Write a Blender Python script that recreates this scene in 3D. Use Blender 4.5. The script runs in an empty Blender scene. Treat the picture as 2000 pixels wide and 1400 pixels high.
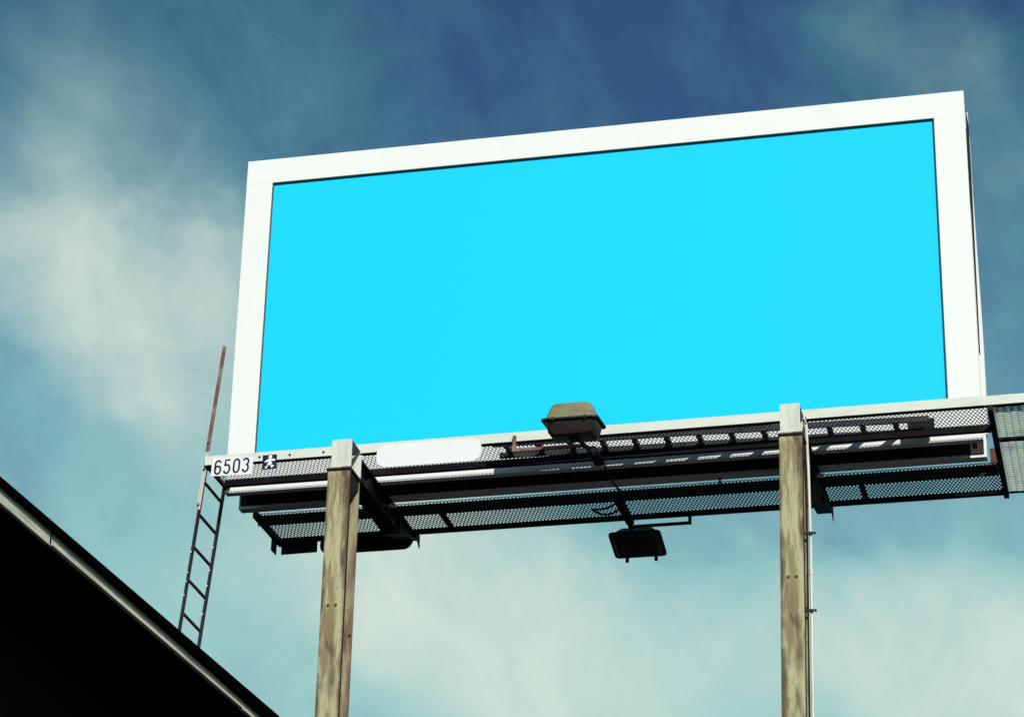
import bpy, bmesh, math, random
from math import radians as R, sin, cos, pi
from mathutils import Vector, Matrix
random.seed(7)
S = bpy.context.scene
C = S.collection
ZO = 11.7531            # height of the sign's lower edge above the ground; X along the sign, Y away, Z up from that edge

# ------------------------------------------------------------------ camera, sky, sun, exposure
cam_d = bpy.data.cameras.new('camera'); cam = bpy.data.objects.new('camera', cam_d); C.objects.link(cam)
yaw, pit, rol = -0.24368021, 0.43702962, 0.0237853
fw = Vector((sin(yaw)*cos(pit), cos(yaw)*cos(pit), sin(pit)))
rt = Vector((cos(yaw), -sin(yaw), 0)); up = rt.cross(fw)
r2 = cos(rol)*rt + sin(rol)*up; u2 = -sin(rol)*rt + cos(rol)*up
m = Matrix((r2, u2, -fw)).transposed().to_4x4()
m.translation = Vector((8.7914641, -23.64273303, -10.15312666 + ZO))
cam.matrix_world = m
cam_d.sensor_width = 36.0; cam_d.sensor_fit = 'HORIZONTAL'
cam_d.lens = 5298.0146/2000*36
cam_d.clip_start = 0.1; cam_d.clip_end = 6000
S.camera = cam

SUN_EL, SUN_AZ = 20.0, 27.0     # azimuth measured from straight in front of the sign towards its right end
sd = Vector((sin(R(SUN_AZ))*cos(R(SUN_EL)), -cos(R(SUN_AZ))*cos(R(SUN_EL)), sin(R(SUN_EL))))
sl = bpy.data.lights.new('sun', 'SUN'); sl.energy = 3.55; sl.angle = R(0.53); sl.color = (1.0, 0.985, 0.95)
so = bpy.data.objects.new('sun', sl); C.objects.link(so)
so.rotation_euler = sd.to_track_quat('Z', 'Y').to_euler(); so.location = (20, -30, 40)

W = bpy.data.worlds.new('World'); S.world = W; W.use_nodes = True
nt = W.node_tree; N = nt.nodes; L = nt.links
for n in list(N): N.remove(n)
def nd(t, **k):
    n = N.new(t)
    for a, b in k.items(): setattr(n, a, b)
    return n
def mth(op, a, b=None, c=None, clamp=False):
    n = nd('ShaderNodeMath', operation=op, use_clamp=clamp)
    for i, v in enumerate((a, b, c)):
        if v is None: continue
        if isinstance(v, (int, float)): n.inputs[i].default_value = v
        else: L.new(v, n.inputs[i])
    return n.outputs[0]
def mixc(f, a, b, mode='MIX'):
    n = nd('ShaderNodeMix', data_type='RGBA', blend_type=mode, clamp_factor=True)
    for s, v in ((n.inputs[0], f), (n.inputs[6], a), (n.inputs[7], b)):
        if isinstance(v, (int, float)): s.default_value = v
        elif isinstance(v, tuple): s.default_value = (*v, 1)
        else: L.new(v, s)
    return n.outputs[2]
def rng(v, a, b, c=0.0, d=1.0, kind='SMOOTHSTEP'):
    n = nd('ShaderNodeMapRange', interpolation_type=kind)
    L.new(v, n.inputs['Value'])
    for k, x in (('From Min', a), ('From Max', b), ('To Min', c), ('To Max', d)): n.inputs[k].default_value = x
    return n.outputs['Result']
sky = nd('ShaderNodeTexSky', sky_type='NISHITA', sun_disc=False, sun_elevation=R(SUN_EL), sun_rotation=R(180-SUN_AZ),
         altitude=100.0, air_density=1.0, dust_density=0.4, ozone_density=3.0)
tc = nd('ShaderNodeTexCoord'); DIR = tc.outputs['Generated']
sep = nd('ShaderNodeSeparateXYZ'); L.new(DIR, sep.inputs[0]); DZ = sep.outputs['Z']
def vnoise(scale, detail, amp):
    n = nd('ShaderNodeTexNoise', noise_dimensions='3D'); L.new(DIR, n.inputs['Vector'])
    n.inputs['Scale'].default_value = scale; n.inputs['Detail'].default_value = detail; n.inputs['Roughness'].default_value = 0.6
    a = nd('ShaderNodeVectorMath', operation='MULTIPLY_ADD'); L.new(n.outputs['Color'], a.inputs[0])
    a.inputs[1].default_value = (amp,)*3; a.inputs[2].default_value = (-amp/2,)*3
    return a.outputs[0]
wa = nd('ShaderNodeVectorMath', operation='ADD'); L.new(DIR, wa.inputs[0]); L.new(vnoise(10.0, 5, 0.060), wa.inputs[1])
wn = nd('ShaderNodeVectorMath', operation='NORMALIZE'); L.new(wa.outputs[0], wn.inputs[0]); WARP = wn.outputs[0]
def lobe(az, el, rad, amp):
    v = (sin(R(az))*cos(R(el)), cos(R(az))*cos(R(el)), sin(R(el)))
    n = nd('ShaderNodeVectorMath', operation='DOT_PRODUCT'); L.new(WARP, n.inputs[0]); n.inputs[1].default_value = v
    return rng(n.outputs['Value'], cos(R(rad*2.2)), 1.0, 0.0, amp)
# cirrus banks of this sky, by azimuth and elevation (degrees): az, el, radius, density
BANKS = [(-26.19, 28.23, 0.87, 0.34), (-25.25, 27.37, 1.03, 0.36), (-24.04, 26.63, 1.19, 0.46), (-22.71, 25.78, 1.35, 0.68),
         (-21.68, 24.89, 1.30, 0.50), (-20.66, 23.99, 1.19, 0.40), (-25.26, 25.44, 1.30, 0.16), (-23.65, 24.62, 1.19, 0.14),
         (-21.80, 23.59, 1.30, 0.20), (-25.12, 31.22, 1.19, 0.13), (-24.35, 29.91, 0.87, 0.17), (-25.91, 29.75, 1.19, 0.15),
         (-22.87, 28.56, 1.19, 0.32), (-22.13, 27.22, 1.19, 0.25), (-18.02, 21.01, 1.19, 0.35), (-16.73, 20.53, 1.30, 0.55),
         (-15.33, 20.15, 1.51, 0.80), (-14.04, 19.27, 1.51, 0.85), (-12.67, 18.60, 1.41, 0.60), (-10.97, 18.30, 1.41, 0.55),
         (-9.28, 18.41, 1.19, 0.45), (-8.13, 19.47, 0.97, 0.35), (-18.89, 20.33, 1.30, 0.30), (-21.95, 21.43, 1.30, 0.20),
         (-6.78, 19.40, 0.97, 0.60), (-5.56, 18.95, 1.19, 0.80), (-4.23, 18.76, 1.30, 0.80), (-2.83, 19.13, 1.08, 0.70),
         (-3.72, 18.00, 1.41, 0.45), (-5.83, 32.26, 0.65, 0.28), (-4.36, 31.87, 0.87, 0.30), (-3.66, 31.09, 0.70, 0.28),
         (-21.04, 31.27, 1.51, 0.10), (-17.64, 31.06, 1.95, 0.12), (-24.08, 30.79, 1.19, 0.12), (-2.43, 27.83, 0.87, 0.10),
         (-2.32, 29.41, 0.87, 0.25), (-6.38, 17.75, 1.19, 0.30), (-19.69, 18.68, 1.62, 0.15)]
bank = None
for b in BANKS:
    o = lobe(*b); bank = o if bank is None else mth('ADD', bank, o)
bank = mth('SUBTRACT', 1.0, mth('EXPONENT', mth('MULTIPLY', bank, -0.80)))
def noise(scale, detail, rough, dist, stretch=(1, 1, 1), rot=(0, 0, 0), off=(0, 0, 0)):
    mp = nd('ShaderNodeMapping'); L.new(DIR, mp.inputs['Vector'])
    mp.inputs['Scale'].default_value = stretch; mp.inputs['Rotation'].default_value = rot; mp.inputs['Location'].default_value = off
    n = nd('ShaderNodeTexNoise', noise_dimensions='3D'); L.new(mp.outputs[0], n.inputs['Vector'])
    n.inputs['Scale'].default_value = scale; n.inputs['Detail'].default_value = detail
    n.inputs['Roughness'].default_value = rough; n.inputs['Distortion'].default_value = dist
    return n.outputs['Fac']
# the cirrus is combed by the wind: coordinates along and across the wind direction
AL = Vector((0.46, 0.30, -0.84)).normalized(); AC = AL.cross(Vector((-0.22, 0.88, 0.42))).normalized(); AZ_ = AL.cross(AC)
def dot(v):
    n = nd('ShaderNodeVectorMath', operation='DOT_PRODUCT'); L.new(DIR, n.inputs[0]); n.inputs[1].default_value = v; return n.outputs['Value']
cx = nd('ShaderNodeCombineXYZ'); L.new(dot(AL), cx.inputs[0]); L.new(dot(AC), cx.inputs[1]); L.new(dot(AZ_), cx.inputs[2])
def wnoise(sa, sc, detail, rough, dist, off=(0, 0, 0)):
    mp = nd('ShaderNodeMapping'); L.new(cx.outputs[0], mp.inputs['Vector']); mp.inputs['Scale'].default_value = (sa, sc, sc); mp.inputs['Location'].default_value = off
    n = nd('ShaderNodeTexNoise', noise_dimensions='3D'); L.new(mp.outputs[0], n.inputs['Vector']); n.inputs['Scale'].default_value = 1.0
    n.inputs['Detail'].default_value = detail; n.inputs['Roughness'].default_value = rough; n.inputs['Distortion'].default_value = dist
    return n.outputs['Fac']
n1 = wnoise(5.0, 13.0, 8, 0.55, 0.5)
n2 = wnoise(14.0, 34.0, 8, 0.60, 0.6, (3.1, 1.7, 0.4))
n3 = noise(17.0, 11, 0.60, 0.9, off=(1.7, 0.3, 2.9))
wisp = mth('ADD', mth('ADD', mth('MULTIPLY', n1, 0.42), mth('MULTIPLY', n2, 0.20)), mth('MULTIPLY', n3, 0.38))
wisp = rng(wisp, 0.35, 0.66, 0.0, 1.0, 'LINEAR')
low = rng(DZ, 0.580, 0.33)                        # thin haze gathers towards the horizon
K = 0.1                                            # the Background strength; cloud colours are given as seen
def stops(pts):
    n = nd('ShaderNodeValToRGB'); L.new(DZ, n.inputs[0]); e = n.color_ramp.elements
    while len(e) < len(pts): e.new(0.5)
    for k, (p, c) in zip(e, pts): k.position = p; k.color = (c[0]/K, c[1]/K, c[2]/K, 1)
    return n.outputs[0]
veil = stops([(0.0, (0.38, 0.60, 0.58)), (0.29, (0.36, 0.62, 0.60)), (0.345, (0.295, 0.56, 0.57)), (0.42, (0.165, 0.40, 0.47)), (0.53, (0.100, 0.29, 0.325)), (1.0, (0.07, 0.20, 0.26))])
puff = stops([(0.0, (0.66, 0.77, 0.68)), (0.38, (0.65, 0.765, 0.68)), (0.46, (0.60, 0.70, 0.64)), (0.53, (0.24, 0.40, 0.40)), (1.0, (0.20, 0.34, 0.36))])
teal_f = mth('ADD', mth('MULTIPLY', low, 0.90), mth('MULTIPLY', mth('SUBTRACT', wisp, 0.46), 0.62))
teal_f = mth('ADD', teal_f, mth('MULTIPLY', bank, 0.80), clamp=True)
cloud_f = mth('MULTIPLY', bank, mth('ADD', mth('MULTIPLY', wisp, 0.75), 0.32))
cloud_f = rng(cloud_f, 0.04, 0.80, 0.0, 1.0, 'SMOOTHSTEP')
base = mixc(1.0, sky.outputs[0], (0.34, 0.52, 0.63), 'MULTIPLY')
c1 = mixc(teal_f, base, veil)
c2 = mixc(cloud_f, c1, puff)
bg = nd('ShaderNodeBackground'); bg.inputs['Strength'].default_value = K; L.new(c2, bg.inputs['Color'])
wo = nd('ShaderNodeOutputWorld'); L.new(bg.outputs[0], wo.inputs['Surface'])

S.view_settings.view_transform = 'Standard'; S.view_settings.look = 'None'
S.view_settings.exposure = 0.0; S.view_settings.gamma = 1.0; S.view_settings.use_curve_mapping = False

# ------------------------------------------------------------------ materials
def material(name, base, rough=0.6, metal=0.0, dirt=None, scale=3.0, stretch=(1, 1, 1), lo=0.45, hi=0.7, amt=1.0,
             speck=None, speck_scale=60.0, speck_lo=0.62, speck_hi=0.7, bump=0.0, spec=0.35, tint=0.0, third=None, world=False, edge=0.0):
    mt = bpy.data.materials.new(name); mt.use_nodes = True
    t = mt.node_tree; nn = t.nodes; ll = t.links
    p = nn['Principled BSDF']
    p.inputs['Base Color'].default_value = (*base, 1); p.inputs['Roughness'].default_value = rough
    p.inputs['Metallic'].default_value = metal; p.inputs['Specular IOR Level'].default_value = spec
    co = nn.new('ShaderNodeTexCoord')
    src = co.outputs['Object']
    if world:
        ge = nn.new('ShaderNodeNewGeometry'); src = ge.outputs['Position']
    def nz(sc, st, det=6, ro=0.6, dis=0.0, off=(0, 0, 0)):
        mp = nn.new('ShaderNodeMapping'); ll.new(src, mp.inputs[0]); mp.inputs['Scale'].default_value = st
        mp.inputs['Location'].default_value = off
        n = nn.new('ShaderNodeTexNoise'); ll.new(mp.outputs[0], n.inputs['Vector'])
        n.inputs['Scale'].default_value = sc; n.inputs['Detail'].default_value = det; n.inputs['Roughness'].default_value = ro
        n.inputs['Distortion'].default_value = dis
        return n.outputs['Fac']
    def ramp(f, a, b, k=1.0):
        mr = nn.new('ShaderNodeMapRange'); ll.new(f, mr.inputs[0]); mr.interpolation_type = 'SMOOTHSTEP'
        mr.inputs['From Min'].default_value = a; mr.inputs['From Max'].default_value = b; mr.inputs['To Max'].default_value = k
        return mr.outputs[0]
    def mix(f, a, b):
        n = nn.new('ShaderNodeMix'); n.data_type = 'RGBA'; ll.new(f, n.inputs[0])
        for s, v in ((n.inputs[6], a), (n.inputs[7], b)):
            if isinstance(v, tuple): s.default_value = (*v, 1)
            else: ll.new(v, s)
        return n.outputs[2]
    col = base
    if tint:
        col = mix(ramp(nz(1.3, (1, 1, 1), 3, off=(5, 2, 1)), 0.3, 0.7), tuple(c*(1-tint) for c in base), base)
    if dirt:
        col = mix(ramp(nz(scale, stretch, 8, 0.62, 0.3), lo, hi, amt), col, dirt)
    if third:
        col = mix(ramp(nz(scale*1.7, stretch, 8, 0.65, 0.4, (3.3, 7.1, 2.2)), lo+0.07, hi+0.02, amt), col, third)
    if edge:      # rust creeping in from the two long edges of the flange
        sx = nn.new('ShaderNodeSeparateXYZ'); ll.new(src, sx.inputs[0])
        ab = nn.new('ShaderNodeMath'); ab.operation = 'ABSOLUTE'; ll.new(sx.outputs[0], ab.inputs[0])
        wob = nn.new('ShaderNodeMath'); wob.operation = 'MULTIPLY_ADD'; ll.new(nz(2.2, (1, 1, 1.0), 7, 0.65, 0.2, (9, 4, 2)), wob.inputs[0])
        wob.inputs[1].default_value = 0.16; ll.new(ab.outputs[0], wob.inputs[2])
        col = mix(ramp(wob.outputs[0], edge+0.055, edge+0.11, 0.9), col, dirt)
    if speck:
        col = mix(ramp(nz(speck_scale, (1, 1, 0.4), 4, 0.7, 0.2, (1.3, 0.2, 4)), speck_lo, speck_hi), col, speck)
    if not isinstance(col, tuple): ll.new(col, p.inputs['Base Color'])
    if bump:
        b = nn.new('ShaderNodeBump'); b.inputs['Strength'].default_value = bump; b.inputs['Distance'].default_value = 0.004
        ll.new(nz(scale*7, stretch, 6), b.inputs['Height']); ll.new(b.outputs[0], p.inputs['Normal'])
    return mt
M = {}
M['white'] = material('white_painted_sheet', (0.86, 0.86, 0.81), 0.5, dirt=(0.70, 0.71, 0.66), scale=1.6, stretch=(1.2, 1, 0.35), lo=0.55, hi=0.85, amt=0.6, bump=0.05)
M['cyan'] = material('cyan_poster_vinyl', (0.013, 0.645, 0.95), 0.45, spec=0.12, bump=0.03, scale=1.0)
M['trim'] = material('dark_grey_trim', (0.12, 0.095, 0.09), 0.8)
M['board'] = material('bare_board_back', (0.035, 0.026, 0.024), 0.85, dirt=(0.16, 0.14, 0.12), scale=6, stretch=(3, 1, 0.4), lo=0.55, hi=0.75)
M['dark'] = material('dark_painted_shaded_steel', (0.010, 0.009, 0.012), 0.65, dirt=(0.03, 0.018, 0.014), scale=5, lo=0.5, hi=0.7, spec=0.2)  # dark paint; the same colour stands in for shade on unlit steel
M['darkblue'] = material('dark_sign_back', (0.016, 0.016, 0.024), 0.6, spec=0.2)
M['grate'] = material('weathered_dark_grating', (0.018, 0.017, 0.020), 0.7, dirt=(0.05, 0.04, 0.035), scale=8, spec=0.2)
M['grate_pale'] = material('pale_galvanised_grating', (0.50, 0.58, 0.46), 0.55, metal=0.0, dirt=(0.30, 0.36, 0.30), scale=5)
M['beige'] = material('beige_painted_steel', (0.72, 0.73, 0.63), 0.55, dirt=(0.56, 0.56, 0.46), scale=4, stretch=(0.6, 1, 2), lo=0.45, hi=0.75, amt=0.8,
                      speck=(0.30, 0.27, 0.20), speck_scale=30, speck_lo=0.66, speck_hi=0.76, bump=0.1)
M['stub'] = material('pale_grey_cap_steel', (0.70, 0.71, 0.61), 0.55, dirt=(0.52, 0.52, 0.42), scale=10, stretch=(2.5, 1, 0.3), lo=0.4, hi=0.75, bump=0.1)
M['post'] = material('weathered_cream_post', (0.45, 0.425, 0.235), 0.65, dirt=(0.095, 0.045, 0.028), scale=3.0, stretch=(2.0, 2.0, 0.36), lo=0.44, hi=0.61, amt=0.92, edge=0.095,
                     third=(0.25, 0.19, 0.09), speck=(0.06, 0.035, 0.03), speck_scale=46, speck_lo=0.60, speck_hi=0.74, bump=0.25)
M['rust'] = material('rusty_flange', (0.15, 0.085, 0.055), 0.75, dirt=(0.40, 0.36, 0.21), scale=2.4, stretch=(1.5, 1.5, 0.3), lo=0.44, hi=0.62, amt=0.9, edge=0.0,
                     speck=(0.06, 0.03, 0.03), bump=0.25)
M['redrust'] = material('red_oxide_bar', (0.17, 0.075, 0.065), 0.75, dirt=(0.30, 0.22, 0.18), scale=3, stretch=(1, 1, 1.0), lo=0.45, hi=0.65, bump=0.2)
M['galv'] = material('stained_galvanised_bar', (0.55, 0.53, 0.44), 0.6, dirt=(0.30, 0.17, 0.12), scale=9, stretch=(1, 1, 0.8), lo=0.55, hi=0.72, bump=0.2)
M['redbracket'] = material('red_primer_steel', (0.16, 0.035, 0.028), 0.7, dirt=(0.07, 0.03, 0.025), scale=8)
M['ladder_dark'] = material('black_painted_ladder_steel', (0.020, 0.014, 0.020), 0.6, dirt=(0.05, 0.025, 0.02), scale=5, spec=0.3)
M['ladder_grey'] = material('dull_ladder_steel', (0.05, 0.05, 0.055), 0.6, dirt=(0.02, 0.02, 0.02), scale=7)
M['lamp_top'] = material('olive_lamp_cover', (0.25, 0.23, 0.115), 0.5, dirt=(0.20, 0.17, 0.11), scale=6, stretch=(1, 1, 2.5), lo=0.45, hi=0.65,
                         speck=(0.10, 0.08, 0.06), speck_scale=25, bump=0.2)
M['lamp_dark'] = material('dark_bronze_lamp_housing', (0.030, 0.024, 0.023), 0.42, dirt=(0.06, 0.038, 0.032), scale=7, spec=0.3)
M['plate_white'] = material('white_plate_enamel', (0.84, 0.84, 0.82), 0.4, dirt=(0.70, 0.70, 0.64), scale=8, lo=0.55, hi=0.8, amt=0.5)
M['ink'] = material('black_ink', (0.012, 0.012, 0.014), 0.5)
M['navy'] = material('navy_enamel', (0.012, 0.014, 0.045), 0.4, spec=0.2)
M['pipe'] = material('bright_conduit', (0.72, 0.70, 0.55), 0.5, dirt=(0.55, 0.50, 0.35), scale=4)
M['cable'] = material('black_cable_rubber', (0.010, 0.010, 0.011), 0.6)
M['fascia'] = material('beige_fascia_paint', (0.66, 0.65, 0.51), 0.65, dirt=(0.38, 0.39, 0.30), scale=2.2, stretch=(1, 0.8, 3), lo=0.42, hi=0.7, amt=0.9,
                       speck=(0.30, 0.29, 0.20), speck_scale=14, speck_lo=0.62, speck_hi=0.75, bump=0.2)
M['black'] = material('black_bitumen', (0.002, 0.002, 0.0022), 1.0, spec=0.0)
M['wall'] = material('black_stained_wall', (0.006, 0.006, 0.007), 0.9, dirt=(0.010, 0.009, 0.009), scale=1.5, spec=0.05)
M['asphalt'] = material('asphalt', (0.042, 0.042, 0.042), 0.9, dirt=(0.03, 0.03, 0.031), scale=0.6, speck=(0.075, 0.075, 0.07), speck_scale=40, bump=0.3, world=True)

# ------------------------------------------------------------------ mesh helpers
class MB:
    """collects shapes in world coordinates; build() links them as one mesh object under its parent"""
    def __init__(s): s.v = []; s.f = []
    def box(s, x0, x1, y0, y1, z0, z1, lean=None):
        b = len(s.v)
        for x, y, z in ((x0,y0,z0),(x1,y0,z0),(x1,y1,z0),(x0,y1,z0),(x0,y0,z1),(x1,y0,z1),(x1,y1,z1),(x0,y1,z1)):
            s.v.append((x, y, z))
        for q in ((0,3,2,1),(4,5,6,7),(0,1,5,4),(1,2,6,5),(2,3,7,6),(3,0,4,7)): s.f.append(tuple(b+i for i in q))
        return s
    def bar(s, a, b, w, h, upv=(0, 0, 1)):
        a = Vector(a); b = Vector(b); d = (b-a).normalized(); u = Vector(upv)
        if abs(d.dot(u)) > 0.98: u = Vector((0, 1, 0))
        r = d.cross(u).normalized(); u = r.cross(d)
        n = len(s.v)
        for p in (a, b):
            for i, j in ((-1,-1),(1,-1),(1,1),(-1,1)): s.v.append(tuple(p + r*(i*w/2) + u*(j*h/2)))
        for q in ((0,1,2,3),(7,6,5,4),(0,4,5,1),(1,5,6,2),(2,6,7,3),(3,7,4,0)): s.f.append(tuple(n+i for i in q))
        return s
    def tube(s, pts, r, k=8):
        n0 = len(s.v); P = [Vector(p) for p in pts]
        for i, p in enumerate(P):
            d = (P[min(i+1, len(P)-1)] - P[max(i-1, 0)]).normalized()
            u = Vector((0, 0, 1)) if abs(d.z) < 0.9 else Vector((0, 1, 0))
            a = d.cross(u).normalized(); b = a.cross(d)
            for j in range(k): s.v.append(tuple(p + a*(r*cos(2*pi*j/k)) + b*(r*sin(2*pi*j/k))))
        for i in range(len(P)-1):
            for j in range(k):
                q = n0+i*k; s.f.append((q+j, q+(j+1) % k, q+k+(j+1) % k, q+k+j))
        s.f.append(tuple(n0+j for j in reversed(range(k)))); s.f.append(tuple(n0+(len(P)-1)*k+j for j in range(k)))
        return s
    def prism(s, poly, off):
        """closed outline of 3-D points pushed along the vector off"""
        n = len(s.v); k = len(poly); o = Vector(off)
        for p in poly: s.v.append(tuple(p))
        for p in poly: s.v.append(tuple(Vector(p)+o))
        s.f.append(tuple(n+i for i in range(k))); s.f.append(tuple(n+k+i for i in reversed(range(k))))
        for i in range(k): s.f.append((n+(i+1) % k, n+i, n+k+i, n+k+(i+1) % k))
        return s
    def loft(s, rings, cap=True):
        n = len(s.v); k = len(rings[0])
        for r_ in rings:
            for p in r_: s.v.append(tuple(p))
        for i in range(len(rings)-1):
            for j in range(k): s.f.append((n+i*k+j, n+i*k+(j+1) % k, n+(i+1)*k+(j+1) % k, n+(i+1)*k+j))
        if cap:
            s.f.append(tuple(n+j for j in reversed(range(k)))); s.f.append(tuple(n+(len(rings)-1)*k+j for j in range(k)))
        return s
    def build(s, name, mt, parent=None, bevel=0.0, smooth=False, kind=None):
        org = parent.matrix_world.translation.copy() if parent is not None else Vector((0, 0, 0))
        if parent is not None: org = root_loc(parent)
        me = bpy.data.meshes.new(name)
        me.from_pydata([(x-org.x, y-org.y, z+ZO-org.z) for x, y, z in s.v], [], s.f)
        bm = bmesh.new(); bm.from_mesh(me); bmesh.ops.recalc_face_normals(bm, faces=bm.faces)
        if bevel: bmesh.ops.bevel(bm, geom=list(bm.edges), offset=bevel, segments=2, affect='EDGES', profile=0.7)
        bm.to_mesh(me); bm.free()
        if smooth:
            for p in me.polygons: p.use_smooth = True
            me.set_sharp_from_angle(angle=R(40))
        me.materials.append(M[mt] if isinstance(mt, str) else mt)
        o = bpy.data.objects.new(name, me); C.objects.link(o)
        if parent is not None: o.parent = parent
        if kind: o['kind'] = kind
        return o
LOC = {}
def root_loc(o):
    while o.parent is not None: o = o.parent
    return Vector(o.location)
def tag(o, label, cat, group=None):
    o['label'] = label; o['category'] = cat
    if group: o['group'] = group
    return o
def thing(name, label, cat, loc, group=None):
    o = bpy.data.objects.new(name, None); C.objects.link(o)
    o.location = (loc[0], loc[1], loc[2]+ZO); o.empty_display_size = 0.2
    return tag(o, label, cat, group)
def box(name, mt, parent, *b, bevel=0.0): return MB().box(*b).build(name, mt, parent, bevel)
def copy_tree(o, parent=None):
    c = o.copy(); C.objects.link(c); c.parent = parent
    for ch in [x for x in S.objects if x.parent == o]: copy_tree(ch, c)
    return c
def bolt(x, y, z, r, parent, mt='dark', d=0.012, axis='Y', name='bolt'):
    mb = MB()
    ring = [(cos(2*pi*i/6), sin(2*pi*i/6)) for i in range(6)]
    if axis == 'Y': mb.loft([[(x+r*a, y, z+r*b) for a, b in ring], [(x+r*a, y-d, z+r*b) for a, b in ring]])
    else: mb.loft([[(x, y+r*a, z+r*b) for a, b in ring], [(x+d, y+r*a, z+r*b) for a, b in ring]])
    return mb.build(name, mt, parent)

# ------------------------------------------------------------------ ground
g = MB(); g.v = [(-3000, -3000, -ZO), (3000, -3000, -ZO), (3000, 3000, -ZO), (-3000, 3000, -ZO)]; g.f = [(0, 1, 2, 3)]
go = g.build('ground', 'asphalt'); go['kind'] = 'structure'

# ------------------------------------------------------------------ building at lower left (eave runs away from the viewer)
EX = lambda y: 0.470 + 0.0355*(y+6.08)             # the eave line
bl = thing('building', 'black flat roofed building with a beige fascia strip along its eave', 'building', (-5, 1, -ZO))
Y0, Y1 = -11.0, 14.0
def strip(zt0, zt1, zb0, zb1, ya, yb, out, th):
    """board along the eave between ya and yb; heights given at y=-6 and y=0"""
    f = lambda a, b, y: a + (b-a)*(y+6)/6
    mb = MB(); P = []
    for y in (ya, yb):
        x = EX(y)+out
        P.append([(x, y, f(zb0, zb1, y)), (x, y, f(zt0, zt1, y)), (x-th, y, f(zt0, zt1, y)), (x-th, y, f(zb0, zb1, y))])
    return mb.loft(P)
for ya, yb, dz in ((Y0, -9.4, 0.0), (-9.39, -5.19, -0.012), (-5.155, -0.9, 0.004), (-0.89, 4.6, -0.004), (4.61, Y1, 0.0)):
    strip(-2.405, -2.405, -2.545+dz, -2.545+dz, ya, yb, 0.0+(0.006 if dz < -0.01 else 0.0), 0.035).build('fascia_board', 'fascia', bl, bevel=0.004)
    MB().bar((EX(ya)+0.003, ya, -2.549+dz), (EX(yb)+0.003, yb, -2.549+dz), 0.022, 0.006).build('drip_edge', 'fascia', bl)
box('fascia_joint', 'black', bl, EX(-5.17)-0.03, EX(-5.17)+0.0025, -5.188, -5.157, -2.55, -2.41)
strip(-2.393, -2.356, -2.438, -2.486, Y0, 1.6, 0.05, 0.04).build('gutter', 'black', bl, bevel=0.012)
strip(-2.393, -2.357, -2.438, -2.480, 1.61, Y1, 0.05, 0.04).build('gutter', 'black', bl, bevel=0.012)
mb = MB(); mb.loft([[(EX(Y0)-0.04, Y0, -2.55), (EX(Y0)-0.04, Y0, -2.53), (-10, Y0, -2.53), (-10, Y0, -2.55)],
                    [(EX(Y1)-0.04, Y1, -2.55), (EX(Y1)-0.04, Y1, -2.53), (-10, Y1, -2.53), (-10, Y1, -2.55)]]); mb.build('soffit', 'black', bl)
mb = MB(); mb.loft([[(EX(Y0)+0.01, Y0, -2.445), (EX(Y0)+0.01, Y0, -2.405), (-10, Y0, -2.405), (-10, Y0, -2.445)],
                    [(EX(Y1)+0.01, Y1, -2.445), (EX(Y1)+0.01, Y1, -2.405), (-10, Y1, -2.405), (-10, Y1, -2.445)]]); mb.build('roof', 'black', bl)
box('wall', 'wall', bl, -9.8, -0.55, Y0+0.3, Y1-0.3, -ZO, -2.552)

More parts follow.
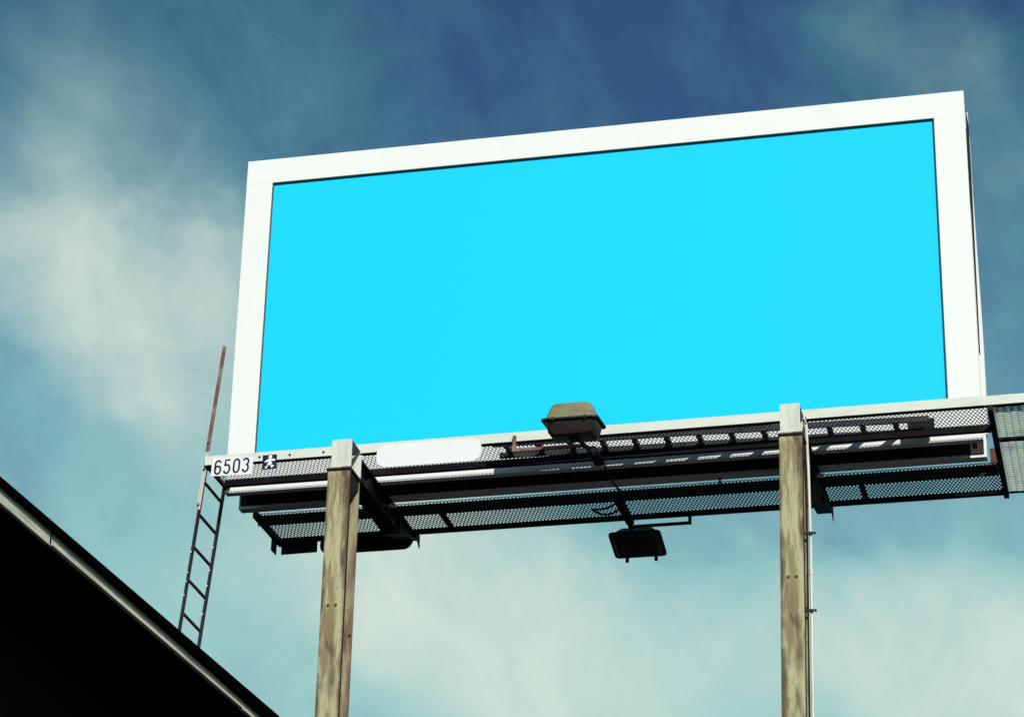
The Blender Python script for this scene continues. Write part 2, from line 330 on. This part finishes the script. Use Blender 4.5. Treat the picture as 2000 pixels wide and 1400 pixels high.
# ------------------------------------------------------------------ support posts with their outrigger beams
def post(x0, w, xs0, ws, zt, zb, lean, label, ykink):
    yf, yr = -0.98, -0.66
    p = thing('support_post', label, 'post', (x0+w/2, -0.82, -ZO), 'steel posts carrying the billboard')
    def shear(mb):
        mb.v = [(x + lean*(z-zb) if z < zb else x, y, z) for x, y, z in mb.v]; return mb
    zc = zb-0.035
    def col(x_0, x_1, y_0, y_1, z0=-ZO+0.03, z1=None):
        mb = MB(); z1 = zc if z1 is None else z1; n = 12
        rings = []
        for i in range(n+1):
            z = z0+(z1-z0)*i/n
            rings.append([(x_0, y_0, z), (x_1, y_0, z), (x_1, y_1, z), (x_0, y_1, z)])
        return shear(mb.loft(rings))
    col(x0, x0+w, yf, yf+0.017).build('front_flange', 'post', p)
    col(x0, x0+w, yr-0.017, yr).build('rear_flange', 'rust', p)
    col(x0+w/2-0.008, x0+w/2+0.008, yf+0.0171, yr-0.0171).build('web', 'rust', p)
    col(x0+w+0.0005, x0+w+0.009, yf-0.001, yf+0.0175).build('groove_shade', 'dark', p)  # thin dark strip added for the shaded groove beside the front flange
    box('cap_plate', 'dark', p, x0-0.012, x0+w+0.010, yf-0.018, yr+0.012, zc+0.0005, zb-0.014, bevel=0.003)
    box('bearing_plate', 'post', p, x0-0.004, x0+w+0.004, yf-0.010, yr+0.004, zb-0.0137, zb-0.001, bevel=0.003)
    box('base_plate', 'dark', p, x0-0.14+lean*-11.5, x0+w+0.14+lean*-11.5, yf-0.12, yr+0.12, -ZO, -ZO+0.029)
    # pale stub on top of the post: the end of the outrigger beam
    box('stub_front', 'stub', p, xs0, xs0+ws, yf, yf+0.014, zb, zt, bevel=0.002)
    box('stub_rear', 'stub', p, xs0-0.01, xs0+ws+0.004, yr-0.014, yr, zb+0.0005, zt-0.006, bevel=0.002)
    box('stub_web', 'dark', p, xs0+ws/2-0.007, xs0+ws/2+0.007, yf+0.0145, yr-0.0145, zb+0.0145, zt-0.0145)
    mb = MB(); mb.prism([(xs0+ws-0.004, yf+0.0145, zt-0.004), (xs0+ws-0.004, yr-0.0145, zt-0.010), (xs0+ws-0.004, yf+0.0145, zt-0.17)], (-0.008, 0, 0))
    mb.build('stub_shade', 'dark', p)  # dark triangle added as the shade on the stub's upper side
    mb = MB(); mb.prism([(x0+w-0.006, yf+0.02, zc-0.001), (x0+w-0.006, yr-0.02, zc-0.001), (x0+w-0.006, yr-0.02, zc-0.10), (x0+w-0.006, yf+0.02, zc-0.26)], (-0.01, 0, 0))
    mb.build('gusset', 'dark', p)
    # outrigger beam: two flanges and a web running back under both faces of the sign
    ye = 1.50; bt = -0.006
    xm = xs0+ws/2
    yk = ykink; zk = -0.040; xa, xb = xs0+0.015, xs0+ws-0.01
    mb = MB(); mb.loft([[(xa, yr+0.001, zb+0.001), (xb, yr+0.001, zb+0.001), (xb, yr+0.001, zb+0.014), (xa, yr+0.001, zb+0.014)],
                        [(xa, yk, zb+0.001), (xb, yk, zb+0.001), (xb, yk, zb+0.014), (xa, yk, zb+0.014)],
                        [(xa, ye, zk), (xb, ye, zk), (xb, ye, zk+0.013), (xa, ye, zk+0.013)]]); mb.build('beam_bottom_flange', 'dark', p)
    mb = MB(); mb.prism([(xm+0.04, yr+0.001, zb+0.0145), (xm+0.04, yk, zb+0.0145), (xm+0.04, ye, zk+0.0135), (xm+0.04, ye, bt-0.0145), (xm+0.04, yr+0.001, bt-0.0145)], (0.012, 0, 0)); mb.build('beam_web', 'dark', p)
    box('beam_top_flange', 'dark', p, xa, xb, yr+0.001, ye, bt-0.014, bt)
    for y in (-0.36, 0.28, 0.80):
        box('stiffener', 'dark', p, xm+0.0525, xs0+ws-0.014, y, y+0.01, zb+0.0145, bt-0.0145)
    mb = MB(); mb.prism([(xs0+ws-0.02, ye-0.14, 0.0), (xs0+ws-0.02, ye+0.03, 0.03), (xs0+ws-0.02, ye+0.03, -0.115)], (0.010, 0, 0))
    mb.build('end_clip', 'dark', p)
    box('beam_clamp', 'plate_white', p, xs0+ws-0.045, xs0+ws+0.035, 0.44, 0.47, -0.085, -0.045, bevel=0.008)
    bz = -1.62
    for dx in (0.075, 0.148):
        bolt(x0+dx+lean*(bz-zb), yf-0.0005, bz, 0.013, p, 'rust'); bolt(x0+dx+lean*(bz-zb), yf-0.0125, bz, 0.006, p, 'dark', 0.006)
    bolt(x0+w-0.02+lean*(bz-0.2-zb), yr-0.0175, bz-0.2, 0.012, p, 'dark')
    bolt(x0+w-0.03, yf+0.06, zc-0.07, 0.010, p, 'galv', axis='X')
    return p
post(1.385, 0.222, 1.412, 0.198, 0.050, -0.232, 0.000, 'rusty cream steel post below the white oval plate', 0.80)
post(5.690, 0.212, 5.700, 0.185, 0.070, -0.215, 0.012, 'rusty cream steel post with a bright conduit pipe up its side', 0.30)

# conduit pipe up the right-hand post
pp = thing('conduit_pipe', 'thin bright conduit pipe clamped to the side of a rusty post', 'pipe', (5.84, -0.80, -ZO))
PX = lambda z: 5.927 + (0.013*(z+0.9) if z < -0.9 else -0.02*(z+0.9))
mb = MB(); mb.tube([(PX(-ZO), -0.74, -ZO), (PX(-6), -0.74, -6), (PX(-1.9), -0.74, -1.9), (PX(-1.2), -0.74, -1.2), (PX(-0.5), -0.74, -0.5), (PX(-0.05), -0.74, -0.05), (5.895, -0.70, 0.04), (5.89, -0.60, 0.075)], 0.0135, 10)
mb.build('tube', 'pipe', pp, smooth=True)
MB().tube([(PX(-1.46), -0.74, -1.46), (PX(-1.52), -0.74, -1.52)], 0.018, 10).build('coupling', 'pipe', pp, smooth=True)
for z in (-1.13, -1.87):
    c_ = MB().bar((PX(z)-0.075, -0.765, z), (PX(z)+0.024, -0.765, z), 0.02, 0.026).build('clamp', 'ladder_dark', pp, bevel=0.004)
    bolt(PX(z)+0.038, -0.755, z, 0.013, c_, 'dark', 0.014, name='clamp_bolt')
    bolt(PX(z)-0.055, -0.776, z, 0.008, c_, 'redrust', 0.010, name='clamp_bolt')

# ------------------------------------------------------------------ billboard
BW, BH, BD = 7.47, 3.769, 0.541
bb = thing('billboard', 'large billboard with a blank cyan poster in a wide white border', 'billboard', (BW/2, BD/2, 0))
ix0, ix1, iz0, iz1, fd = 0.284, 7.168, 0.402, 3.490, 0.085
box('top_border', 'white', bb, 0, 3.60, 0, fd, iz1, BH)
box('top_border', 'white', bb, 3.6004, BW, 0.0006, fd, iz1, BH-0.001)
box('side_border', 'white', bb, 0, ix0, 0.0004, fd, iz0+0.001, iz1-0.001)
box('side_border', 'white', bb, ix1, BW, 0.0004, fd, iz0+0.001, iz1-0.001)
box('bottom_border', 'white', bb, 0, 4.85, 0.0, fd, 0, iz0)
box('bottom_border', 'white', bb, 4.8525, BW, 0.0005, fd, 0.0008, iz0)
rc = 0.036
box('poster', 'cyan', bb, ix0+0.0065, ix1-0.0065, rc, rc+0.02, iz0+0.0065, iz1-0.0065)
box('inner_trim', 'trim', bb, ix0, ix1, 0.0012, rc+0.02, iz1-0.0060, iz1-0.0012)
box('inner_trim', 'trim', bb, ix0, ix1, 0.0012, rc+0.02, iz0+0.0012, iz0+0.0060)
box('inner_trim', 'trim', bb, ix0+0.0008, ix0+0.0060, 0.0012, rc+0.02, iz0+0.0065, iz1-0.0065)
box('inner_trim', 'trim', bb, ix1-0.0060, ix1-0.0008, 0.0012, rc+0.02, iz0+0.0065, iz1-0.0065)
box('backing_board', 'board', bb, 0.02, BW-0.02, fd+0.001, fd+0.018, 0.03, BH-0.03)
for i in range(7):
    x = 0.10+i*(BW-0.70)/6
    box('stud', 'dark', bb, x, x+0.06, fd+0.019, BD-0.131, 0.035 if i % 2 else 0.05, BH-0.06)
# rear face, seen edge on at the right and from below
box('rear_board', 'board', bb, 0.02, BW-0.02, BD-0.13, BD-0.112, 0.03, BH-0.03)
box('rear_bottom_border', 'white', bb, 0.0, BW+0.004, BD-0.111, BD, 0, 0.24)
box('rear_top_border', 'white', bb, 0.0, BW+0.004, BD-0.111, BD, 3.49, BH)
box('rear_side_border', 'white', bb, 0.0, 0.285, BD-0.1105, BD-0.001, 0.241, 3.489)
mb = MB(); rings = []
for i in range(13):
    z = 0.241+(3.489-0.241)*i/12
    bow = 0.016+0.010*sin(pi*i/12*1.5+0.4)
    rings.append([(7.17, BD-0.1105, z), (BW+0.004+bow, BD-0.1105+bow*0.5, z), (BW+0.004+bow, BD-0.001, z), (7.17, BD-0.001, z)])
mb.loft(rings).build('rear_side_border', 'white', bb)
mb = MB(); mb.prism([(BW+0.010, fd+0.02, 0.95), (BW+0.010, fd+0.10, 0.95), (BW+0.010, BD-0.115, 3.10), (BW+0.010, BD-0.115, 3.60), (BW+0.010, fd+0.02, 3.60)], (-0.008, 0, 0))
mb.build('gap_shade', 'dark', bb)  # dark wedge added so the open gap between the faces looks shaded
box('rear_poster', 'darkblue', bb, 0.286, 7.169, BD-0.1, BD-0.06, 0.241, 3.489)
# red primed uprights under both ends
for x in (0.10, BW-0.115):
    box('upright', 'redbracket', bb, x, x+0.05, 0.20, 0.26, 0.02, 0.75)
box('hanger', 'redbracket', bb, BW+0.02, BW+0.085, 0.70, 0.76, -0.06, 0.20)
box('hanger_clip', 'redbracket', bb, BW-0.12, BW+0.02, 0.70, 0.715, -0.05, 0.03)
MB().tube([(4.9, 0.50, -0.002), (4.9, 0.50, -0.05)], 0.012).build('drain_pin', 'dark', bb)

# ------------------------------------------------------------------ catwalk round the sign
cw = thing('catwalk', 'steel catwalk with diamond mesh decks running round the foot of the billboard', 'catwalk', (4, 0.3, 0))
def grating(name, x0, x1, y0, y1, z, mt, along='Y', short=0.0370, long_=0.092, t=0.0062, h=0.013, parent=cw, tilt=0.0, kw=0.26):
    """expanded metal: zigzag strands that touch their neighbours, long way of the diamonds along one axis"""
    hs = short/2
    a0, a1, b0, b1 = (x0, x1, y0, y1) if along == 'Y' else (y0, y1, x0, x1)
    ns = int((a1-a0)/hs); nl = int(round((b1-b0)/(long_/2)))
    V = []; F = []
    for k in range(ns):
        pts = []
        for j in range(nl+1):
            a = a0+(k+0.5)*hs + (hs/2-0.0003)*(1 if (j+k) % 2 else -1)
            b = b0+(b1-b0)*j/nl; d = (b1-b0)/nl*kw/2
            if j > 0: pts.append((a, b-d))
            if j < nl: pts.append((a, b+d))
        n = len(V)
        for i, (a, b) in enumerate(pts):
            for sa, sz in ((-1, -1), (1, -1), (1, 1), (-1, 1)):
                p, q, r_ = a+sa*t/2+tilt*sz*h/2, b, z+sz*h/2
                V.append((p, q, r_) if along == 'Y' else (q, p, r_))
        for i in range(len(pts)-1):
            o = n+4*i
            for s in range(4): F.append((o+s, o+(s+1) % 4, o+4+(s+1) % 4, o+4+s))
    mb = MB(); mb.v = V; mb.f = F
    o = mb.build(name, mt, parent, kind='stuff'); return o
DZ0 = 0.052
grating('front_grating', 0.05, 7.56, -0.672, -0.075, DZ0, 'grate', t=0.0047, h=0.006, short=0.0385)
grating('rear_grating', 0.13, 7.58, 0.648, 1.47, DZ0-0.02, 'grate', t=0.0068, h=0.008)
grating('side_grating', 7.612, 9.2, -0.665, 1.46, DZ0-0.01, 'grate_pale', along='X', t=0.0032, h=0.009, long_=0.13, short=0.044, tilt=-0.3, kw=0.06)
# front rail: pale upright leg, bottom leg coloured dark as its shade
RZ = lambda x: 0.003*x
def sl_box(x0, x1, y0, y1, z0, z1):
    mb = MB().box(x0, x1, y0, y1, z0, z1); mb.v = [(x, y, z+RZ(x)) for x, y, z in mb.v]; return mb
for x0, x1, e in ((0.03, 3.32, 0), (3.322, 7.535, 0.0006), (7.538, 9.2, 0.003)):
    r_ = sl_box(x0, x1, -0.700+e, -0.692, 0.012, 0.105-e).build('front_rail', 'beige', cw)
    for a, b in ((x0, 1.40), (1.622, 3.32), (x0, 5.69), (5.90, x1)):
        a = max(a, x0); b = min(b, x1)
        if b-a < 0.2 or (a == x0 and b == 5.69 and x0 < 3) or (b == x1 and x0 < 3 and a != 1.622): continue
        sl_box(a, b, -0.6915, -0.640, 0.006, 0.013).build('rail_flange', 'dark', r_)
for x in (0.591, 0.898, 1.239):
    bolt(x, -0.7005, 0.052+RZ(x), 0.013, cw, 'dark', 0.004, name='bolt_hole')
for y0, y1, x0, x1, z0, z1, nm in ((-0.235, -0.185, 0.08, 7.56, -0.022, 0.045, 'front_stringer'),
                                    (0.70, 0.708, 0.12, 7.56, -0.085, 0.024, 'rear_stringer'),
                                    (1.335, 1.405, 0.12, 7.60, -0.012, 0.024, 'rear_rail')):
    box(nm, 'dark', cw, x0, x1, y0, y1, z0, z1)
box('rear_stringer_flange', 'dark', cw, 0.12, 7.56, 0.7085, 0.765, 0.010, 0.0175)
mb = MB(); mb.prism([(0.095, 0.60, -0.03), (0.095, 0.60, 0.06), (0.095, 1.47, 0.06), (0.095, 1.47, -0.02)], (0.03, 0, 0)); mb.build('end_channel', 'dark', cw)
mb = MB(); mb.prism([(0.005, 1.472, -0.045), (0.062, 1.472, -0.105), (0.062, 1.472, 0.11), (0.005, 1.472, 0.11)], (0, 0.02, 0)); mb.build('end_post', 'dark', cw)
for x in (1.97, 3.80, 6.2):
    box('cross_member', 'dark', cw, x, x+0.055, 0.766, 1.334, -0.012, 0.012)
box('end_channel', 'dark', cw, 7.562, 7.612, -0.690, 1.47, -0.02, 0.04)
box('end_channel', 'dark', cw, 0.035, 0.062, -0.690, -0.08, -0.004, 0.035)
for y in (0.05,):
    box('side_cross_member', 'dark', cw, 7.613, 9.2, y, y+0.045, -0.005, 0.024)
box('side_rail', 'dark', cw, 7.613, 9.2, 1.40, 1.43, 0.012, 0.024)
mb = MB(); mb.prism([(7.56, 0.62, -0.018), (7.56, 0.86, -0.018), (7.56, 0.86, 0.03)], (-0.012, 0, 0)); mb.build('corner_gusset', 'beige', cw)

# ------------------------------------------------------------------ ladder lying on the front deck
ll_ = thing('ladder', 'dull straight ladder lying flat on the front catwalk behind the rail', 'ladder', (5, -0.4, 0.07))
lz = 0.078
li = lambda x: -0.190+(x-2.86)*0.037            # the inner rail; the ladder lies a little askew
for d in (-0.285, 0.0):
    MB().bar((2.86, li(2.86)+d, lz+0.028), (7.0, li(7.0)+d, lz+0.028), 0.024, 0.056).build('side_rail', 'ladder_grey', ll_)
x = 2.985
while x < 6.98:
    MB().bar((x, li(x)-0.272, lz+0.028), (x, li(x)-0.0125, lz+0.028), 0.05, 0.046).build('rung', 'ladder_grey', ll_, bevel=0.006); x += 0.3085
bx = thing('junction_box', 'small black junction box on the front catwalk near its right end', 'junction box', (6.92, -0.16, 0.06))
box('body', 'lamp_dark', bx, 6.80, 7.03, -0.165, -0.095, 0.06, 0.17, bevel=0.008)
box('lid', 'dark', bx, 6.79, 7.04, -0.178, -0.166, 0.055, 0.175, bevel=0.004)

# ------------------------------------------------------------------ fixed ladder at the left end
fl = thing('access_ladder', 'narrow dark steel ladder rising to the left end of the catwalk', 'ladder', (-0.25, -0.35, -2.36))
LX = lambda z: 0.018+0.0885*z
def stile(y, z0, z1, w, d, nm, mt, off=0.0, n=1):
    return MB().bar((LX(z0)+off, y, z0), (LX(z1)+off, y, z1), w, d, (0, 1, 0)).build(nm, mt, fl, bevel=0.003)
yl, yr_ = -0.62, -0.10
stile(yl, -2.355, 0.06, 0.016, 0.058, 'stile', 'ladder_dark')
stile(yr_, -2.355, 0.07, 0.016, 0.062, 'stile', 'ladder_dark', 0.008)
s1 = stile(yl-0.032, -0.43, 0.30, 0.040, 0.012, 'splice_bar', 'galv')
s2 = MB().bar((LX(0.18)+0.004, yl-0.046, 0.18), (LX(1.30)+0.004, yl-0.046, 1.30), 0.038, 0.012, (0, 1, 0)).build('grab_bar', 'redrust', fl, bevel=0.003)
for z, p_ in ((-0.385, s1), (0.255, s2), (-0.02, s1)):
    bolt(LX(z), yl-0.045 if p_ is s1 else yl-0.0525, z, 0.010, p_, 'dark', 0.006)
for i in range(7):
    z = -0.135-i*0.335
    MB().bar((LX(z), yl+0.03, z+0.01), (LX(z)+0.006, yr_-0.032, z-0.005), 0.022, 0.022).build('rung', 'ladder_dark', fl)
for z in (-0.30, -0.62, -0.86, -1.02, -1.16, -1.31):
    bolt(LX(z)+0.004, yr_-0.0315, z, 0.008, fl, 'plate_white', 0.004, name='rivet')
for z in (-0.86, -1.07, -1.16, -1.30):
    bolt(LX(z), yl-0.0295, z, 0.007, fl, 'plate_white', 0.004, name='rivet')
for y, x_ in ((yl, 0.05), (yr_, 0.06)):
    MB().bar((LX(0.03), y+0.035, 0.03), (0.075, y+0.035, 0.03), 0.02, 0.045).build('top_bracket', 'redrust', fl)

# ------------------------------------------------------------------ plates on the front rail
def ribbon(pts, w, y, th=0.003, closed=False):
    """flat stroke of width w along points (x, z) on the plane y"""
    P = [Vector((p[0], 0, p[1])) for p in pts]; n = len(P); A = []; B = []
    for i in range(n):
        if closed: d = (P[(i+1) % n]-P[i-1]).normalized()
        else: d = (P[min(i+1, n-1)]-P[max(i-1, 0)]).normalized()
        q = Vector((-d.z, 0, d.x))*(w/2); A.append(P[i]+q); B.append(P[i]-q)
    mb = MB()
    rings = [[(a.x, y, a.z), (b.x, y, b.z), (b.x, y-th, b.z), (a.x, y-th, a.z)] for a, b in zip(A, B)]
    mb.loft(rings, cap=not closed)
    if closed:
        o = (n-1)*4
        for j in range(4): mb.f.append((o+j, o+(j+1) % 4, (j+1) % 4, j))
    return mb
def arc(cx, cz, rx, rz, a0, a1, n=10): return [(cx+rx*cos(R(a0+(a1-a0)*i/n)), cz+rz*sin(R(a0+(a1-a0)*i/n))) for i in range(n+1)]
DIG = {'6': [(False, arc(.5, .72, .42, .28, 25, 180, 9)+[(.08, .28)]+arc(.5, .28, .42, .28, 180, 360, 12)[1:]+arc(.5, .36, .42, .22, 0, 175, 10)[1:])],
       '5': [(False, [(.88, 1.0), (.20, 1.0), (.14, .55)]+arc(.48, .34, .42, .30, 125, -20, 10)+arc(.46, .28, .42, .28, -10, -165, 10))],
       '0': [(True, arc(.5, .70, .42, .30, 0, 180, 10)+arc(.5, .30, .42, .30, 180, 360, 10))],
       '3': [(False, arc(.48, .76, .40, .24, 160, -60, 11)+[(.52, .535)]+arc(.48, .29, .42, .29, 60, -165, 12))]}
PY = -0.706
pl = thing('number_plate', 'white number plate reading 6503 on the left end of the catwalk rail', 'number plate', (0.32, PY, 0.0))
tl = -0.012
pv = [(0.105, PY, -0.112), (0.525, PY, -0.120), (0.530, PY, 0.060), (0.110, PY, 0.078)]
MB().prism(pv, (0, 0.005, 0)).build('plate', 'plate_white', pl)
for i, ch in enumerate('6503'):
    for cl, pts in DIG[ch]:
        h, w_ = 0.138, 0.066
        x0, z0 = 0.138+i*0.0945, -0.093+i*0.0015
        ribbon([(x0+p[0]*w_+0.006*p[1], z0+p[1]*h) for p in pts], 0.0185, PY-0.0006, 0.002, cl).build('digit', 'ink', pl)
for x in (0.20, 0.42): bolt(x, PY-0.0005, 0.062, 0.004, pl, 'redrust', 0.003)
ps = thing('pictogram_plate', 'small navy plate with a white walking figure beside the number plate', 'sign', (0.70, PY, 0.0))
fx, fz = 0.627, -0.082
MB().prism([(fx+0.002, PY, fz), (fx+0.144, PY, fz+0.003), (fx+0.141, PY, fz+0.152), (fx-0.002, PY, fz+0.150)], (0, 0.005, 0)).build('plate', 'navy', ps)
FIG = [(.47, .70), (.40, .71), (.18, .58), (.15, .52), (.19, .47), (.26, .49), (.42, .56), (.38, .42), (.33, .33), (.40, .31), (.36, .26), (.22, .19), (.19, .12), (.23, .06), (.30, .07),
       (.36, .17), (.46, .29), (.53, .31), (.58, .24), (.62, .13), (.68, .09), (.76, .14), (.83, .20), (.83, .27), (.76, .28), (.68, .24), (.62, .32), (.70, .35), (.66, .45), (.62, .58),
       (.80, .55), (.90, .58), (.91, .65), (.85, .69), (.66, .71), (.59, .71), (.60, .73)] + [(.54+.135*cos(R(a)), .85+.125*sin(R(a))) for a in range(-60, 241, 25)]
MB().prism([(fx+p[0]*0.143, PY-0.0006, fz+p[1]*0.151) for p in FIG], (0, -0.0015, 0)).build('figure', 'plate_white', ps)
op = thing('oval_plate', 'long blank white plate with rounded ends hung on the front rail', 'sign', (2.30, PY, 0.0))
def rounded(x0, x1, z0, z1, r, y, n=7, skew=0.0):
    P = []
    for cx, cz, a in ((x1-r, z1-r, 0), (x0+r, z1-r, 90), (x0+r, z0+r, 180), (x1-r, z0+r, 270)):
        for i in range(n+1): P.append((cx+r*cos(R(a+90*i/n)), y, cz+r*sin(R(a+90*i/n))+skew*(cx-x0)))
    return P
MB().prism(rounded(1.775, 2.812, -0.152, 0.078, 0.10, PY-0.004), (0, 0.006, 0)).build('panel', 'plate_white', op)
for x in (2.0, 2.6): box('bracket', 'dark', op, x, x+0.02, PY+0.0025, PY+0.0055, -0.10, 0.04)
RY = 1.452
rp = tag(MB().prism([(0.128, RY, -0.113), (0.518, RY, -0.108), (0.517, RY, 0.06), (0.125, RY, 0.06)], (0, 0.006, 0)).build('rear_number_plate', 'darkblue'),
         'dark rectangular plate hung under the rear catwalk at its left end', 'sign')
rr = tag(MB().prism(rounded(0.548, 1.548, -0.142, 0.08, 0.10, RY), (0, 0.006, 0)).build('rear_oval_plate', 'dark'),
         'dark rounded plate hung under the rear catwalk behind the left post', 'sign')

# ------------------------------------------------------------------ floodlights
def rrect(hx, hy, r, z, dy=0.0, n=4):
    P = []
    for sx, sy, a in ((1, 1, 0), (-1, 1, 90), (-1, -1, 180), (1, -1, 270)):
        for i in range(n+1): P.append((sx*(hx-r)+r*cos(R(a+90*i/n)), dy+sy*(hy-r)+r*sin(R(a+90*i/n)), z))
    return P
def floodlight(cx, cy, cz, flip, tilt, label, upper, hd=1.0):
    f = thing('floodlight', label, 'floodlight', (cx, cy, cz), 'floodlights on arms at the catwalk')
    def place(mb):
        c, s = cos(tilt), sin(tilt); V = []
        for x, y, z in mb.v:
            y, z = y*c-z*s, y*s+z*c
            if flip: x, y = -x, -y
            V.append((cx+x, cy+y, cz+z))
        mb.v = V; return mb
    place(MB().loft([rrect(0.233, 0.185, 0.05, 0.008), rrect(0.227, 0.178, 0.05, 0.04), rrect(0.191, 0.14, 0.055, upper-0.02), rrect(0.174, 0.12, 0.05, upper)])).build('cover', 'lamp_top', f, smooth=True)
    place(MB().loft([rrect(0.254, 0.205, 0.05, -0.014), rrect(0.270, 0.222, 0.05, -0.010), rrect(0.270, 0.222, 0.05, 0.004), rrect(0.254, 0.205, 0.05, 0.0075)])).build('rim', 'lamp_dark', f, smooth=True)
    place(MB().loft([rrect(0.239, 0.19, 0.05, -0.0145), rrect(0.218, 0.165, 0.05, -0.11*hd), rrect(0.200, 0.145, 0.05, -0.135*hd), rrect(0.169, 0.11, 0.05, -0.140*hd)])).build('housing', 'lamp_dark', f, smooth=True)
    for x in (-0.15, 0.15):
        place(MB().box(*((x-0.016, x+0.016, -0.246, -0.2225, -0.05, 0.014) if flip else (x-0.010, x+0.010, -0.231, -0.2225, -0.022, 0.010)))).build('latch', 'lamp_dark', f)
    place(MB().loft([rrect(0.050, 0.05, 0.02, -0.1405*hd, 0.02), rrect(0.040, 0.04, 0.018, -0.1405*hd-0.02, 0.02)])).build('knuckle', 'dark', f, smooth=True)
    return f
floodlight(3.815, -1.20, -0.065, False, R(7), 'tapered floodlight with a sunlit olive cover in front of the cyan poster', 0.165)
floodlight(3.845, 1.745, -0.135, True, R(15), 'dark floodlight hanging out on an arm below the rear catwalk', 0.12, 0.42)
def arm(sgn, y_in, y_out, y_l, zl, label, x=3.85):
    a = thing('lamp_arm', label, 'lamp arm', (x, y_in, -0.05), 'arms that carry the floodlights')
    box('channel', 'dark', a, x-0.045, x+0.035, min(y_in, y_out), max(y_in, y_out), -0.075, -0.018, bevel=0.004)
    MB().tube([(x, y_out-sgn*0.03, -0.085), (x, y_l, zl)], 0.021, 10).build('tube', 'ladder_dark', a, smooth=True)
    MB().tube([(x, y_out-sgn*0.06, -0.085), (x, y_out+sgn*0.01, -0.09)], 0.030, 10).build('collar', 'dark', a, smooth=True)
    return a
arm(-1, -0.19, -0.55, -1.17, -0.205, 'short black arm under the front catwalk holding the sunlit floodlight')
arm(1, 0.72, 1.36, 1.72, -0.225, 'black arm under the rear catwalk holding the dark floodlight')
def bracket_bar(x0, x1, y, z, ztab, xt, mt, label):
    b = thing('conduit_bar', label, 'bar', ((x0+x1)/2, y, z), 'conduit bars feeding the floodlights')
    MB().bar((x0, y, z), (x1, y, z), 0.026, 0.030).build('bar', mt, b, bevel=0.004)
    MB().bar((xt, y-0.0005, z-0.0155), (xt, y-0.0005, ztab), 0.030, 0.032, (0, 1, 0)).build('tab', mt, b, bevel=0.003)
    return b
cb = bracket_bar(3.155, 3.83, -0.722, -0.085, 0.065, 3.137, 'redrust', 'dark red bar reaching left from the sunlit floodlight along the front rail')
bolt(3.137, -0.7385, 0.052, 0.007, cb, 'dark', 0.005)
bracket_bar(3.80, 4.415, 1.49, -0.045, 0.03, 4.430, 'dark', 'thin black bar reaching right from the arm of the dark rear floodlight')
# feed cable from the front lamp to a loop under the rear deck
P = [(3.90, -0.30, -0.05), (3.90, -0.22, -0.075), (3.905, -0.10, -0.10), (3.905, 0.12, -0.10), (3.90, 0.40, -0.06), (3.89, 0.62, -0.03), (3.84, 0.74, -0.065), (3.74, 0.80, -0.10),
     (3.64, 0.82, -0.11), (3.58, 0.84, -0.10), (3.555, 0.88, -0.085), (3.585, 0.96, -0.085), (3.67, 0.99, -0.10), (3.76, 0.95, -0.10), (3.84, 0.86, -0.09), (3.87, 0.79, -0.08)]
pts = []
for i in range(len(P)-1):
    p0, p1, p2, p3 = (Vector(P[max(i-1, 0)]), Vector(P[i]), Vector(P[i+1]), Vector(P[min(i+2, len(P)-1)]))
    for j in range(5):
        t = j/5; pts.append(0.5*((2*p1)+(p2-p0)*t+(2*p0-5*p1+4*p2-p3)*t*t+(3*p1-p0-3*p2+p3)*t**3))
pts.append(Vector(P[-1]))
tag(MB().tube(pts, 0.011, 8).build('feed_cable', 'cable', smooth=True), 'black power cable looping under the sign between the two floodlight arms', 'cable')
